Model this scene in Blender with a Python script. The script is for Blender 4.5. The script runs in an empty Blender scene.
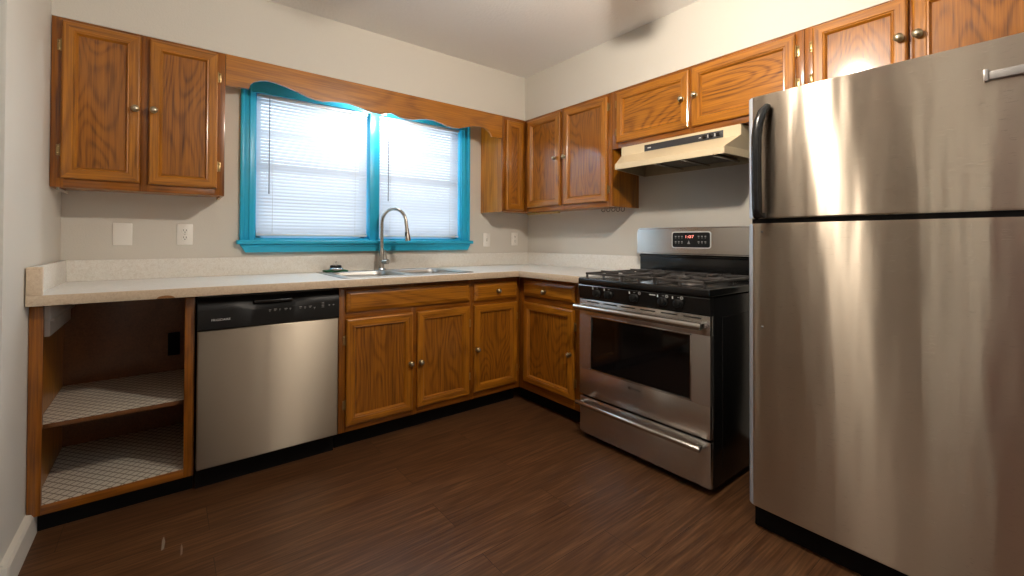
import bpy, bmesh, math, random
from mathutils import Vector, Matrix

random.seed(7)
PI = math.pi
scene = bpy.context.scene
COL = scene.collection

# ------------------------------------------------------------------ camera
YAW, PITCH, ROLL = -0.6506, 0.0101, 0.0042
FPX, CX, CY = 435.085, 497.88, 235.88
cam_d = bpy.data.cameras.new('camera')
cam = bpy.data.objects.new('camera', cam_d)
COL.objects.link(cam)
cam_d.sensor_width = 36.0
cam_d.sensor_fit = 'HORIZONTAL'
cam_d.lens = FPX / 1024 * 36.0
cam_d.shift_x = (512 - CX) / 1024
cam_d.shift_y = (CY - 288) / 1024
cam_d.clip_start = 0.02
a_, p_ = -YAW, PITCH
F_ = Vector((math.sin(a_) * math.cos(p_), math.cos(a_) * math.cos(p_), math.sin(p_)))
R_ = Vector((math.cos(a_), -math.sin(a_), 0))
U_ = R_.cross(F_)
R2 = R_ * math.cos(ROLL) + U_ * math.sin(ROLL)
U2 = U_ * math.cos(ROLL) - R_ * math.sin(ROLL)
m_ = Matrix(((R2.x, U2.x, -F_.x, -2.5824), (R2.y, U2.y, -F_.y, -2.9456), (R2.z, U2.z, -F_.z, 1.1231), (0, 0, 0, 1)))
cam.matrix_world = m_
scene.camera = cam

# ------------------------------------------------------------------ world, fill lamp, exposure
W = bpy.data.worlds.new('sky')
scene.world = W
W.use_nodes = True
bg = W.node_tree.nodes['Background']
bg.inputs['Color'].default_value = (0.80, 0.90, 1.0, 1)
bg.inputs['Strength'].default_value = 5.0
scene.view_settings.view_transform = 'Standard'
scene.view_settings.look = 'None'
scene.view_settings.gamma = 1.0
scene.view_settings.use_curve_mapping = False
scene.view_settings.exposure = 0.06
scene.cycles.use_denoising = True
scene.cycles.max_bounces = 10
scene.cycles.diffuse_bounces = 6
scene.cycles.glossy_bounces = 5
scene.cycles.transparent_max_bounces = 16
scene.cycles.sample_clamp_indirect = 6.0
scene.cycles.caustics_reflective = False
scene.cycles.caustics_refractive = False


def lamp(kind, name, loc, energy, color, size=0.05, rot=(0, 0, 0), sy=None):
    d = bpy.data.lights.new(name, kind)
    d.energy = energy
    d.color = color
    if kind == 'POINT':
        d.shadow_soft_size = size
    if kind == 'AREA':
        d.shape = 'RECTANGLE'
        d.size = size
        d.size_y = sy or size
    o = bpy.data.objects.new(name, d)
    o.location = loc
    o.rotation_euler = rot
    COL.objects.link(o)
    return o


# added cool fill lamp at an added wall opening, behind the camera
lamp('AREA', 'added_cool_fill', (0.5, -4.05, 1.5), 55, (0.70, 0.86, 1.0), 0.9, (0, PI / 2, 0), 1.2)

# room dimensions (metres); the corner behind the wall cabinets is the origin
L, H = 2.988, 2.433
DS, ZT, ZB = 0.289, 2.089, 1.347      # soffit depth, its underside, underside of wall cabinets
YF = -4.7
FAN = (-1.40, -2.15)

# ================================================================== materials
MATS = {}


def newmat(name):
    m = bpy.data.materials.new(name)
    m.use_nodes = True
    n = m.node_tree.nodes
    b = n['Principled BSDF']
    return m, n, m.node_tree.links, b


def setp(b, **k):
    names = dict(color='Base Color', rough='Roughness', metal='Metallic', spec='Specular IOR Level', trans='Transmission Weight',
                 coat='Coat Weight', coatr='Coat Roughness', aniso='Anisotropic', anrot='Anisotropic Rotation', emis='Emission Color',
                 emi='Emission Strength', ior='IOR')
    for q, v in k.items():
        if q in ('color', 'emis') and len(v) == 3:
            v = (*v, 1)
        b.inputs[names[q]].default_value = v


def plain(name, color, rough=0.5, noise=0.0, bump=0.0, bscale=60, **k):
    m, n, l, b = newmat(name)
    setp(b, color=color, rough=rough, **k)
    tc = n.new('ShaderNodeTexCoord')
    if noise or bump:
        t = n.new('ShaderNodeTexNoise')
        t.inputs['Scale'].default_value = bscale
        t.inputs['Detail'].default_value = 5
        l.new(tc.outputs['Object'], t.inputs['Vector'])
        if noise:
            mx = n.new('ShaderNodeMix')
            mx.data_type = 'RGBA'
            mx.inputs[6].default_value = (*[c * (1 - noise) for c in color], 1)
            mx.inputs[7].default_value = (*[min(1, c * (1 + noise)) for c in color], 1)
            l.new(t.outputs['Fac'], mx.inputs[0])
            l.new(mx.outputs[2], b.inputs['Base Color'])
        if bump:
            bp = n.new('ShaderNodeBump')
            bp.inputs['Strength'].default_value = bump
            bp.inputs['Distance'].default_value = 0.003
            l.new(t.outputs['Fac'], bp.inputs['Height'])
            l.new(bp.outputs['Normal'], b.inputs['Normal'])
    MATS[name] = m
    return m


def ramp(n, stops):
    r = n.new('ShaderNodeValToRGB')
    e = r.color_ramp.elements
    while len(e) < len(stops):
        e.new(0.5)
    for i, (p, c) in enumerate(stops):
        e[i].position = p
        e[i].color = (*c, 1)
    return r


def math_(n, l, op, a, b=None, c=None):
    q = n.new('ShaderNodeMath')
    q.operation = op
    for i, v in enumerate((a, b, c)):
        if v is None:
            continue
        if isinstance(v, (int, float)):
            q.inputs[i].default_value = v
        else:
            l.new(v, q.inputs[i])
    return q.outputs[0]


def oak(name, grain, bands=7.0, seed=0.0, light=(0.48, 0.176, 0.010), dark=(0.085, 0.020, 0.002), gain=1.0, crown=1.0, figure=0.16):
    """Stained oak with the grain along axis 0 (x), 1 (y) or 2 (z)."""
    m, n, l, b = newmat(name)
    tc = n.new('ShaderNodeTexCoord')
    oi = n.new('ShaderNodeObjectInfo')
    add = n.new('ShaderNodeVectorMath')
    add.operation = 'ADD'
    sc = n.new('ShaderNodeVectorMath')
    sc.operation = 'SCALE'
    cb = n.new('ShaderNodeCombineXYZ')
    for i in range(3):
        cb.inputs[i].default_value = (17.3 + seed, 9.1 + seed * 2, 23.7 - seed)[i]
    l.new(cb.outputs[0], sc.inputs[0])
    l.new(oi.outputs['Random'], sc.inputs['Scale'])
    l.new(tc.outputs['Object'], add.inputs[0])
    l.new(sc.outputs[0], add.inputs[1])

    def coords(across, along):
        mp = n.new('ShaderNodeMapping')
        s = [across] * 3
        s[grain] = along
        mp.inputs['Scale'].default_value = s
        l.new(add.outputs[0], mp.inputs['Vector'])
        return mp.outputs[0]

    def noise(v, detail=3, rough=0.5):
        t = n.new('ShaderNodeTexNoise')
        t.inputs['Scale'].default_value = 1
        t.inputs['Detail'].default_value = detail
        t.inputs['Roughness'].default_value = rough
        l.new(v, t.inputs['Vector'])
        return t.outputs['Fac']

    big = noise(coords(4.5, 1.1 * crown), 1.0)
    fine = noise(coords(130, 3.2), 3, 0.7)
    mid = noise(coords(38, 2.2), 3, 0.6)
    ph = math_(n, l, 'MULTIPLY', big, bands * 6.28)
    ph = math_(n, l, 'ADD', ph, math_(n, l, 'MULTIPLY', mid, 2.6))
    sn = math_(n, l, 'SINE', ph)
    sn = math_(n, l, 'MULTIPLY_ADD', sn, 0.5, 0.5)
    sn = math_(n, l, 'POWER', sn, 2.2)
    v = math_(n, l, 'MULTIPLY', sn, figure)
    v = math_(n, l, 'ADD', v, math_(n, l, 'MULTIPLY_ADD', fine, 1.15, -0.18))
    v = math_(n, l, 'ADD', v, math_(n, l, 'MULTIPLY', mid, 0.22))
    r = ramp(n, [(0.36, light), (0.62, tuple((a * 0.62 + c * 0.38) for a, c in zip(light, dark))), (0.98, dark)])
    l.new(v, r.inputs[0])
    if gain != 1.0:
        hs = n.new('ShaderNodeHueSaturation')
        hs.inputs['Value'].default_value = gain
        l.new(r.outputs[0], hs.inputs['Color'])
        l.new(hs.outputs[0], b.inputs['Base Color'])
    else:
        l.new(r.outputs[0], b.inputs['Base Color'])
    bp = n.new('ShaderNodeBump')
    bp.inputs['Strength'].default_value = 0.18
    bp.inputs['Distance'].default_value = 0.001
    bp.invert = True
    l.new(v, bp.inputs['Height'])
    l.new(bp.outputs['Normal'], b.inputs['Normal'])
    setp(b, rough=0.36, spec=0.4, coat=0.6, coatr=0.13)
    MATS[name] = m
    return m


OAKV = oak('oak_grain_upright', 2, 7.0)
OAKX = oak('oak_grain_along_x', 0, 7.0)
OAKY = oak('oak_grain_along_y', 1, 7.0)
PK = dict(light=(0.38, 0.132, 0.008), dark=(0.060, 0.014, 0.002), crown=1.1, figure=0.20)
PANEL = oak('oak_panel_upright', 2, 26.0, 3.0, **PK)
FRV = oak('oak_shaded_frame_upright', 2, 7.0, 8.0, light=(0.33, 0.106, 0.006), dark=(0.06, 0.013, 0.0015))  # face frame oak, darkened in colour for the shade between doors
FRX = oak('oak_shaded_frame_along_x', 0, 7.0, 8.0, light=(0.33, 0.106, 0.006), dark=(0.06, 0.013, 0.0015))
FRY = oak('oak_shaded_frame_along_y', 1, 7.0, 8.0, light=(0.33, 0.106, 0.006), dark=(0.06, 0.013, 0.0015))
PANELY = oak('oak_panel_along_y', 1, 22.0, 3.0, light=(0.46, 0.168, 0.010), dark=(0.070, 0.016, 0.002), figure=0.24)
PANELX = oak('oak_panel_along_x', 0, 14.0, 3.0, crown=0.9)
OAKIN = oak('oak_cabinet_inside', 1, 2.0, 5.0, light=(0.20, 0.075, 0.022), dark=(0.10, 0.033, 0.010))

WALLM = plain('wall_paint', (0.65, 0.615, 0.548), 0.7, 0.02, 0.25, 160)
CEILM = plain('ceiling_paint', (0.85, 0.83, 0.80), 0.8, 0.02, 0.8, 70)
HALLM = plain('hall_paint', (0.42, 0.32, 0.23), 0.8, 0.02)
BASEW = plain('white_trim_paint', (0.70, 0.66, 0.58), 0.45, 0.03)
TEAL = plain('turquoise_paint', (0.018, 0.42, 0.66), 0.32, 0.06, 0.08, 30)
VINYL = plain('window_vinyl', (0.70, 0.78, 0.84), 0.4)
BLACK = plain('black_enamel', (0.010, 0.010, 0.010), 0.22)
BLACKP = plain('black_plastic', (0.010, 0.010, 0.010), 0.42, spec=0.25)
IRON = plain('cast_iron', (0.06, 0.054, 0.05), 0.36, 0.2, 0.15, 200)
TOEM = plain('toe_black', (0.006, 0.005, 0.005), 0.7, spec=0.15)
HINGEM = plain('dark_brass', (0.40, 0.28, 0.13), 0.35, metal=1.0)
HOOKM = plain('tarnished_hook', (0.10, 0.09, 0.075), 0.4, metal=0.6)
BRASS = plain('antique_brass', (0.40, 0.31, 0.18), 0.3, metal=1.0)
CHROME = plain('chrome', (0.72, 0.72, 0.70), 0.14, metal=1.0)
CERAM = plain('knob_inset_pale', (0.62, 0.56, 0.44), 0.3, metal=0.7)
PLATE = plain('plate_ivory', (0.84, 0.81, 0.75), 0.35)
SLOT = plain('slot_dark', (0.03, 0.025, 0.02), 0.5)
HOODM = plain('hood_almond', (0.72, 0.60, 0.40), 0.32)
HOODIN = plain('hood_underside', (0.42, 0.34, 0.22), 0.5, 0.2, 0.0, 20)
FILTER = plain('hood_filter_mesh', (0.12, 0.10, 0.075), 0.55, 0.35, 0.6, 300, metal=0.4)
LETTER = plain('white_print', (0.72, 0.72, 0.70), 0.5)
GREYP = plain('grey_print', (0.30, 0.30, 0.29), 0.5)
DARKP = plain('dark_print', (0.05, 0.035, 0.03), 0.5)
GREEN = plain('scouring_green', (0.025, 0.14, 0.06), 0.9, 0.3, 0.8, 400)
WHITEP = plain('white_plastic', (0.75, 0.75, 0.72), 0.4)
FANWOOD = plain('fan_blade_walnut', (0.10, 0.035, 0.015), 0.4, 0.2, 0, 12)
BRONZE = plain('fan_bronze', (0.12, 0.07, 0.04), 0.35, metal=0.9)
SCORCH = plain('scorched_laminate', (0.30, 0.13, 0.04), 0.6, 0.2, 0, 90)
RAWWOOD = plain('raw_wood', (0.62, 0.43, 0.16), 0.6, 0.1, 0, 50)
WHITEWD = plain('white_painted_wood', (0.62, 0.57, 0.50), 0.6, 0.05)


def emitter(name, color, s):
    m, n, l, b = newmat(name)
    setp(b, color=(0.9, 0.9, 0.85), emis=color, emi=s, rough=0.3)
    MATS[name] = m
    return m


BULBW = emitter('warm_bulb', (1, 0.89, 0.76), 980)
BULBC = emitter('cool_bulb', (0.85, 0.93, 1.0), 230)
DIGIT = emitter('red_digits', (1.0, 0.07, 0.02), 1.6)


def steel(name, color=(0.60, 0.56, 0.50), rough=0.30, aniso=0.75, wave=0.0, rot=0.25, brush='h'):
    m, n, l, b = newmat(name)
    setp(b, color=color, rough=rough, metal=1.0, aniso=aniso, anrot=rot)
    tg = n.new('ShaderNodeTangent')
    tg.direction_type = 'RADIAL'
    tg.axis = 'Z'
    l.new(tg.outputs[0], b.inputs['Tangent'])
    tc = n.new('ShaderNodeTexCoord')
    mp = n.new('ShaderNodeMapping')
    mp.inputs['Scale'].default_value = (25, 25, 1400)
    l.new(tc.outputs['Object'], mp.inputs['Vector'])
    t = n.new('ShaderNodeTexNoise')
    t.inputs['Scale'].default_value = 1
    t.inputs['Detail'].default_value = 2
    l.new(mp.outputs[0], t.inputs['Vector'])
    rr = n.new('ShaderNodeMapRange')
    rr.inputs['To Min'].default_value = rough - 0.015
    rr.inputs['To Max'].default_value = rough + 0.015
    l.new(t.outputs['Fac'], rr.inputs['Value'])
    l.new(rr.outputs[0], b.inputs['Roughness'])
    b1 = n.new('ShaderNodeBump')
    b1.inputs['Strength'].default_value = 0.008
    b1.inputs['Distance'].default_value = 0.0005
    l.new(t.outputs['Fac'], b1.inputs['Height'])
    out = b1.outputs['Normal']
    if wave:
        t2 = n.new('ShaderNodeTexNoise')
        t2.inputs['Scale'].default_value = 1
        t2.inputs['Detail'].default_value = 1.5
        mp2 = n.new('ShaderNodeMapping')
        mp2.inputs['Scale'].default_value = (10, 10, 1.2)
        l.new(tc.outputs['Object'], mp2.inputs['Vector'])
        l.new(mp2.outputs[0], t2.inputs['Vector'])
        b2 = n.new('ShaderNodeBump')
        b2.inputs['Strength'].default_value = 1.0
        b2.inputs['Distance'].default_value = wave
        l.new(t2.outputs['Fac'], b2.inputs['Height'])
        l.new(b1.outputs['Normal'], b2.inputs['Normal'])
        out = b2.outputs['Normal']
    l.new(out, b.inputs['Normal'])
    MATS[name] = m
    return m


STEEL = steel('stainless_brushed', (0.70, 0.69, 0.67), 0.26, 0.85)
STEELF = steel('stainless_door_dented', (0.60, 0.52, 0.42), 0.28, 1.0, 0.004)
STEELD = steel('stainless_satin', (0.46, 0.40, 0.32), 0.50, 0.9, 0.0015)
SINKM = plain('sink_steel', (0.50, 0.49, 0.47), 0.36, metal=1.0)
EDGEGLINT = plain('door_edge_window_glint', (0.62, 0.68, 0.76), 0.28, metal=0.55)  # fridge door edge, grey tinted blue to paint in the window's reflection
BURNM = plain('burner_alloy', (0.16, 0.15, 0.14), 0.5, metal=0.6)
NICKEL = plain('brushed_nickel', (0.55, 0.52, 0.47), 0.26, metal=1.0)


def floor_mat():
    m, n, l, b = newmat('dark_wood_laminate')
    tc = n.new('ShaderNodeTexCoord')
    br = n.new('ShaderNodeTexBrick')
    br.offset = 0.37
    br.inputs['Scale'].default_value = 1
    br.inputs['Brick Width'].default_value = 1.22
    br.inputs['Row Height'].default_value = 0.185
    br.inputs['Mortar Size'].default_value = 0.0011
    br.inputs['Mortar Smooth'].default_value = 0.3
    br.inputs['Color1'].default_value = (0.35, 0.35, 0.35, 1)
    br.inputs['Color2'].default_value = (0.65, 0.65, 0.65, 1)
    br.inputs['Mortar'].default_value = (0, 0, 0, 1)
    l.new(tc.outputs['Object'], br.inputs['Vector'])
    sep = n.new('ShaderNodeSeparateColor')
    l.new(br.outputs['Color'], sep.inputs[0])

    def noise(sx, sy, det, off=0.0):
        mp = n.new('ShaderNodeMapping')
        mp.inputs['Scale'].default_value = (sx, sy, 1)
        l.new(tc.outputs['Object'], mp.inputs['Vector'])
        ad = n.new('ShaderNodeVectorMath')
        ad.operation = 'ADD'
        cb = n.new('ShaderNodeCombineXYZ')
        l.new(math_(n, l, 'MULTIPLY', sep.outputs[0], 37.0 + off), cb.inputs[2])
        l.new(mp.outputs[0], ad.inputs[0])
        l.new(cb.outputs[0], ad.inputs[1])
        t = n.new('ShaderNodeTexNoise')
        t.inputs['Scale'].default_value = 1
        t.inputs['Detail'].default_value = det
        l.new(ad.outputs[0], t.inputs['Vector'])
        return t.outputs['Fac']
    fine = noise(5, 130, 4)
    big = noise(1.1, 9, 2, 5)
    sn = math_(n, l, 'SINE', math_(n, l, 'MULTIPLY', big, 38.0))
    v = math_(n, l, 'MULTIPLY_ADD', sn, 0.05, 0.12)
    v = math_(n, l, 'ADD', v, math_(n, l, 'MULTIPLY', fine, 0.72))
    v = math_(n, l, 'ADD', v, math_(n, l, 'MULTIPLY', sep.outputs[0], 0.22))
    r = ramp(n, [(0.34, (0.036, 0.014, 0.006)), (0.58, (0.090, 0.038, 0.015)), (0.84, (0.175, 0.082, 0.034))])
    l.new(v, r.inputs[0])
    mx = n.new('ShaderNodeMix')
    mx.data_type = 'RGBA'
    l.new(br.outputs['Fac'], mx.inputs[0])
    l.new(r.outputs[0], mx.inputs[6])
    mx.inputs[7].default_value = (0.02, 0.008, 0.004, 1)
    l.new(mx.outputs[2], b.inputs['Base Color'])
    bp = n.new('ShaderNodeBump')
    bp.inputs['Strength'].default_value = 0.35
    bp.inputs['Distance'].default_value = 0.0012
    l.new(v, bp.inputs['Height'])
    l.new(bp.outputs['Normal'], b.inputs['Normal'])
    setp(b, rough=0.42, spec=0.4)
    return m


def counter_mat(name, c1, c2, c3, rough):
    m, n, l, b = newmat(name)
    tc = n.new('ShaderNodeTexCoord')
    t = n.new('ShaderNodeTexNoise')
    t.inputs['Scale'].default_value = 95
    t.inputs['Detail'].default_value = 8
    t.inputs['Roughness'].default_value = 0.68
    t.inputs['Distortion'].default_value = 1.1
    l.new(tc.outputs['Object'], t.inputs['Vector'])
    r = ramp(n, [(0.36, c1), (0.5, c2), (0.64, c3)])
    l.new(t.outputs['Fac'], r.inputs[0])
    l.new(r.outputs[0], b.inputs['Base Color'])
    setp(b, rough=rough, spec=0.5)
    return m


def liner_mat():
    m, n, l, b = newmat('shelf_liner_lattice')
    tc = n.new('ShaderNodeTexCoord')
    sp = n.new('ShaderNodeSeparateXYZ')
    l.new(tc.outputs['Object'], sp.inputs[0])
    u = math_(n, l, 'MULTIPLY', sp.outputs[0], 1 / 0.038)
    v = math_(n, l, 'MULTIPLY', sp.outputs[1], 1 / 0.046)
    hs = []
    for s in (1, -1):
        q = math_(n, l, 'ADD', u, math_(n, l, 'MULTIPLY', v, s))
        q = math_(n, l, 'FRACT', math_(n, l, 'MULTIPLY', q, 1.0))
        q = math_(n, l, 'ABSOLUTE', math_(n, l, 'SUBTRACT', q, 0.5))
        hs.append(q)
    mxx = math_(n, l, 'MAXIMUM', hs[0], hs[1])
    r = ramp(n, [(0.39, (0.66, 0.60, 0.50)), (0.46, (0.20, 0.16, 0.12))])
    l.new(mxx, r.inputs[0])
    l.new(r.outputs[0], b.inputs['Base Color'])
    setp(b, rough=0.6)
    return m


def pane_mat():
    m, n, l, b = newmat('window_glass')
    n.remove(b)
    out = n['Material Output']
    tr = n.new('ShaderNodeBsdfTransparent')
    tr.inputs[0].default_value = (0.94, 0.97, 0.98, 1)
    gl = n.new('ShaderNodeBsdfGlossy')
    gl.inputs['Roughness'].default_value = 0.03
    mx = n.new('ShaderNodeMixShader')
    mx.inputs[0].default_value = 0.06
    l.new(tr.outputs[0], mx.inputs[1])
    l.new(gl.outputs[0], mx.inputs[2])
    l.new(mx.outputs[0], out.inputs[0])
    return m


def slat_mat():
    m, n, l, b = newmat('blind_slat_vinyl')
    n.remove(b)
    out = n['Material Output']
    d = n.new('ShaderNodeBsdfDiffuse')
    d.inputs[0].default_value = (0.66, 0.69, 0.74, 1)
    t = n.new('ShaderNodeBsdfTranslucent')
    t.inputs[0].default_value = (0.80, 0.86, 0.92, 1)
    mx = n.new('ShaderNodeMixShader')
    mx.inputs[0].default_value = 0.15
    l.new(d.outputs[0], mx.inputs[1])
    l.new(t.outputs[0], mx.inputs[2])
    l.new(mx.outputs[0], out.inputs[0])
    return m


FLOORM = floor_mat()
LAMIN = counter_mat('countertop_laminate', (0.73, 0.69, 0.62), (0.81, 0.78, 0.72), (0.86, 0.84, 0.79), 0.20)
LEDGE = counter_mat('edge_band_laminate', (0.60, 0.46, 0.32), (0.68, 0.54, 0.39), (0.72, 0.59, 0.44), 0.35)
LTOP = counter_mat('countertop_top_sheen', (0.76, 0.74, 0.69), (0.83, 0.82, 0.78), (0.87, 0.87, 0.84), 0.36)  # same laminate, paler and cooler in colour for the window's sheen on top
LTOP.node_tree.nodes['Principled BSDF'].inputs['Specular IOR Level'].default_value = 0.8
LINER = liner_mat()
PANE = pane_mat()
SLAT = slat_mat()

# ================================================================== mesh builder


class MB:
    def __init__(self):
        self.v, self.f, self.m, self.s = [], [], [], []

    def add(self, verts, faces, mat=0, smooth=False):
        o = len(self.v)
        self.v += [tuple(q) for q in verts]
        for f in faces:
            self.f.append(tuple(i + o for i in f))
            self.m.append(mat)
            self.s.append(smooth)
        return self

    def bm(self, bm, mat=0, smooth=False):
        bm.verts.index_update()
        self.add([v.co[:] for v in bm.verts], [[v.index for v in f.verts] for f in bm.faces], mat, smooth)
        bm.free()
        return self

    def box(self, x0, x1, y0, y1, z0, z1, mat=0, bev=0.0, seg=2, vert_only=False):
        x0, x1 = min(x0, x1), max(x0, x1)
        y0, y1 = min(y0, y1), max(y0, y1)
        z0, z1 = min(z0, z1), max(z0, z1)
        b = bmesh.new()
        bmesh.ops.create_cube(b, size=1)
        for v in b.verts:
            v.co = Vector(((x0 + x1) / 2 + v.co.x * (x1 - x0), (y0 + y1) / 2 + v.co.y * (y1 - y0), (z0 + z1) / 2 + v.co.z * (z1 - z0)))
        if bev:
            es = [e for e in b.edges if not vert_only or abs(e.verts[0].co.z - e.verts[1].co.z) > 1e-6]
            bmesh.ops.bevel(b, geom=es, offset=bev, segments=seg, affect='EDGES', profile=0.5)
        return self.bm(b, mat, bool(bev))

    def prism(self, poly, axis, a0, a1, mat=0):
        """poly: list of 2D points in the two other axes (in xyz order), extruded along axis."""
        def P(p, a):
            q = list(p)
            q.insert(axis, a)
            return q
        n = len(poly)
        vs = [P(p, a0) for p in poly] + [P(p, a1) for p in poly]
        b = bmesh.new()
        bv = [b.verts.new(v) for v in vs]
        b.faces.new(bv[:n])
        b.faces.new(bv[n:])
        for i in range(n):
            j = (i + 1) % n
            b.faces.new((bv[i], bv[j], bv[n + j], bv[n + i]))
        bmesh.ops.recalc_face_normals(b, faces=b.faces[:])
        return self.bm(b, mat)

    def tube(self, pts, r, seg=12, mat=0, caps=True):
        pts = [Vector(p) for p in pts]
        rs = r if isinstance(r, (list, tuple)) else [r] * len(pts)
        vs, fs = [], []
        up = None
        for i, p in enumerate(pts):
            d = (pts[min(i + 1, len(pts) - 1)] - pts[max(i - 1, 0)]).normalized()
            if up is None:
                up = d.orthogonal().normalized()
            else:
                up = (up - d * up.dot(d))
                up = up.normalized() if up.length > 1e-6 else d.orthogonal().normalized()
            w = d.cross(up)
            for k in range(seg):
                t = 2 * PI * k / seg
                vs.append(p + (up * math.cos(t) + w * math.sin(t)) * rs[i])
        for i in range(len(pts) - 1):
            for k in range(seg):
                j = (k + 1) % seg
                fs.append((i * seg + k, i * seg + j, (i + 1) * seg + j, (i + 1) * seg + k))
        if caps:
            fs.append(tuple(reversed(range(seg))))
            fs.append(tuple((len(pts) - 1) * seg + k for k in range(seg)))
        return self.add(vs, fs, mat, True)

    def lathe(self, prof, origin, axis=(0, 0, 1), seg=20, mat=0):
        """prof: (radius, height) pairs along the axis."""
        ax = Vector(axis).normalized()
        up = ax.orthogonal().normalized()
        w = ax.cross(up)
        o = Vector(origin)
        vs, fs = [], []
        for r, h in prof:
            for k in range(seg):
                t = 2 * PI * k / seg
                vs.append(o + ax * h + (up * math.cos(t) + w * math.sin(t)) * max(r, 1e-5))
        for i in range(len(prof) - 1):
            for k in range(seg):
                j = (k + 1) % seg
                fs.append((i * seg + k, i * seg + j, (i + 1) * seg + j, (i + 1) * seg + k))
        fs.append(tuple(reversed(range(seg))))
        fs.append(tuple((len(prof) - 1) * seg + k for k in range(seg)))
        return self.add(vs, fs, mat, True)

    def rings(self, fn, rings, u0, u1, v0, v1, mats, cap=None, back=True):
        """nested rectangles (inset, w) mapped through fn(u,v,w); mats = (upright, level) per ring step."""
        vs, n = [], len(rings)
        for ins, w in rings:
            for (u, v) in ((u0 + ins, v0 + ins), (u1 - ins, v0 + ins), (u1 - ins, v1 - ins), (u0 + ins, v1 - ins)):
                vs.append(fn(u, v, w))
        for i in range(n - 1):
            for k in range(4):
                j = (k + 1) % 4
                f = (i * 4 + k, i * 4 + j, (i + 1) * 4 + j, (i + 1) * 4 + k)
                self.add([vs[q] for q in f], [(0, 1, 2, 3)], mats[1] if k in (0, 2) else mats[0])
        self.add([vs[(n - 1) * 4 + q] for q in range(4)], [(0, 1, 2, 3)], cap if cap is not None else mats[0])
        if back:
            self.add([vs[q] for q in range(4)], [(3, 2, 1, 0)], mats[0])
        return self


def obj(name, mb, mats, parent=None, origin=None, **props):
    if not isinstance(mats, (list, tuple)):
        mats = [mats]
    o_ = Vector(origin) if origin is not None else (Vector(parent['o_']) if parent is not None else Vector((0, 0, 0)))
    me = bpy.data.meshes.new(name)
    me.from_pydata([tuple(Vector(v) - o_) for v in mb.v], [], mb.f)
    for m in mats:
        me.materials.append(m)
    me.polygons.foreach_set('material_index', mb.m)
    me.polygons.foreach_set('use_smooth', mb.s)
    me.validate()
    if any(mb.s):
        me.set_sharp_from_angle(angle=math.radians(38))
    me.update()
    o = bpy.data.objects.new(name, me)
    COL.objects.link(o)
    if parent is not None:
        o.parent = parent
    else:
        o.location = o_
    o['o_'] = tuple(o_)
    for k, v in props.items():
        o[k] = v
    return o


def thing(name, label, cat, loc, group=None):
    o = bpy.data.objects.new(name, None)
    o.empty_display_size = 0.05
    o.location = loc
    COL.objects.link(o)
    o['label'], o['category'] = label, cat
    if group:
        o['group'] = group
    o['o_'] = tuple(loc)
    return o


def struct(name, mb, mats, parent=None):
    o = obj(name, mb, mats, parent)
    if parent is None:
        o['kind'] = 'structure'
    return o


def lettering(name, text, fn, size, parent, mat, width=None):
    """Flat lettering: fn(u, v) gives the world point of the text's own plane."""
    c = bpy.data.curves.new('lettering', 'FONT')
    c.body = text
    c.size = size
    c.align_x = 'CENTER'
    c.align_y = 'CENTER'
    t = bpy.data.objects.new('lettering', c)
    COL.objects.link(t)
    bpy.context.view_layer.update()
    me = bpy.data.meshes.new_from_object(t)
    w = max(v.co.x for v in me.vertices) - min(v.co.x for v in me.vertices)
    k = (width / w) if width else 1.0
    mb = MB()
    mb.add([fn(v.co.x * k, v.co.y) for v in me.vertices], [tuple(p.vertices) for p in me.polygons])
    bpy.data.objects.remove(t)
    bpy.data.curves.remove(c)
    return obj(name, mb, mat, parent)


# maps from (u across, v up, w out of the face) to world
def back_map(d):
    return lambda u, v, w: (u, -(d + w), v)


def right_map(d):
    return lambda u, v, w: (-(d + w), -u, v)


def ubox(mb, fn, u0, u1, v0, v1, w0, w1, mat=0, bev=0.0):
    a, b = fn(u0, v0, w0), fn(u1, v1, w1)
    mb.box(a[0], b[0], a[1], b[1], a[2], b[2], mat, bev)
    return mb


# ================================================================== the room
T = 0.12
fl = MB().box(-5.2, 0.12, YF - 0.12, 0.12, -0.06, 0)
struct('floor', fl, FLOORM)
ce = MB().box(-5.2, 0.12, YF - 0.12, 0.12, H, H + 0.08)
struct('ceiling', ce, CEILM)

WX0, WX1, WZ0, WZ1 = -2.175, -0.705, 1.118, 2.03    # rough window opening
wb = MB()
wb.box(-L - T, WX0, 0, T, 0, H)
wb.box(WX1, T, 0, T, 0, H)
wb.box(WX0, WX1, 0, T, 0, WZ0)
wb.box(WX0, WX1, 0, T, WZ1, H)
struct('wall_back', wb, WALLM)
wr = MB().box(0, T, -3.55, 0, 0, H)
wr.box(0, T, YF, -4.55, 0, H)
wr.box(0, T, -4.55, -3.55, 0, 0.85)  # unseen opening added to let the fill lamp in
wr.box(0, T, -4.55, -3.55, 2.1, H)
struct('wall_right', wr, WALLM)
LE = -0.925                                          # end of the left wall, an opening follows
wl = MB().box(-L - T, -L, LE, 0, 0, H, 0, 0.006)
wl.box(-L - T, -L, -2.42, LE, 2.06, H)
wl.box(-L - T, -L, -2.66, -2.42, 0, H)
wl.box(-L - T, -L, -3.50, -2.66, 2.04, H)
wl.box(-L - T, -L, YF, -3.50, 0, H)
struct('wall_left', wl, WALLM)
dm = MB()  # unseen door, added to give the refrigerator a dark reflection
dm.rings(lambda u, v, w: (-L - 0.04 + w, u, v), [(0, -0.02), (0, 0.0), (0.10, 0.0), (0.112, -0.008), (0.14, -0.008), (0.16, 0.0)], -3.498, -2.662, 0.006, 2.038, (0, 0))
dr_ = struct('added_dark_door', dm, plain('added_door_dark_red', (0.10, 0.03, 0.022), 0.45, 0.1, 0, 20))
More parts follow.
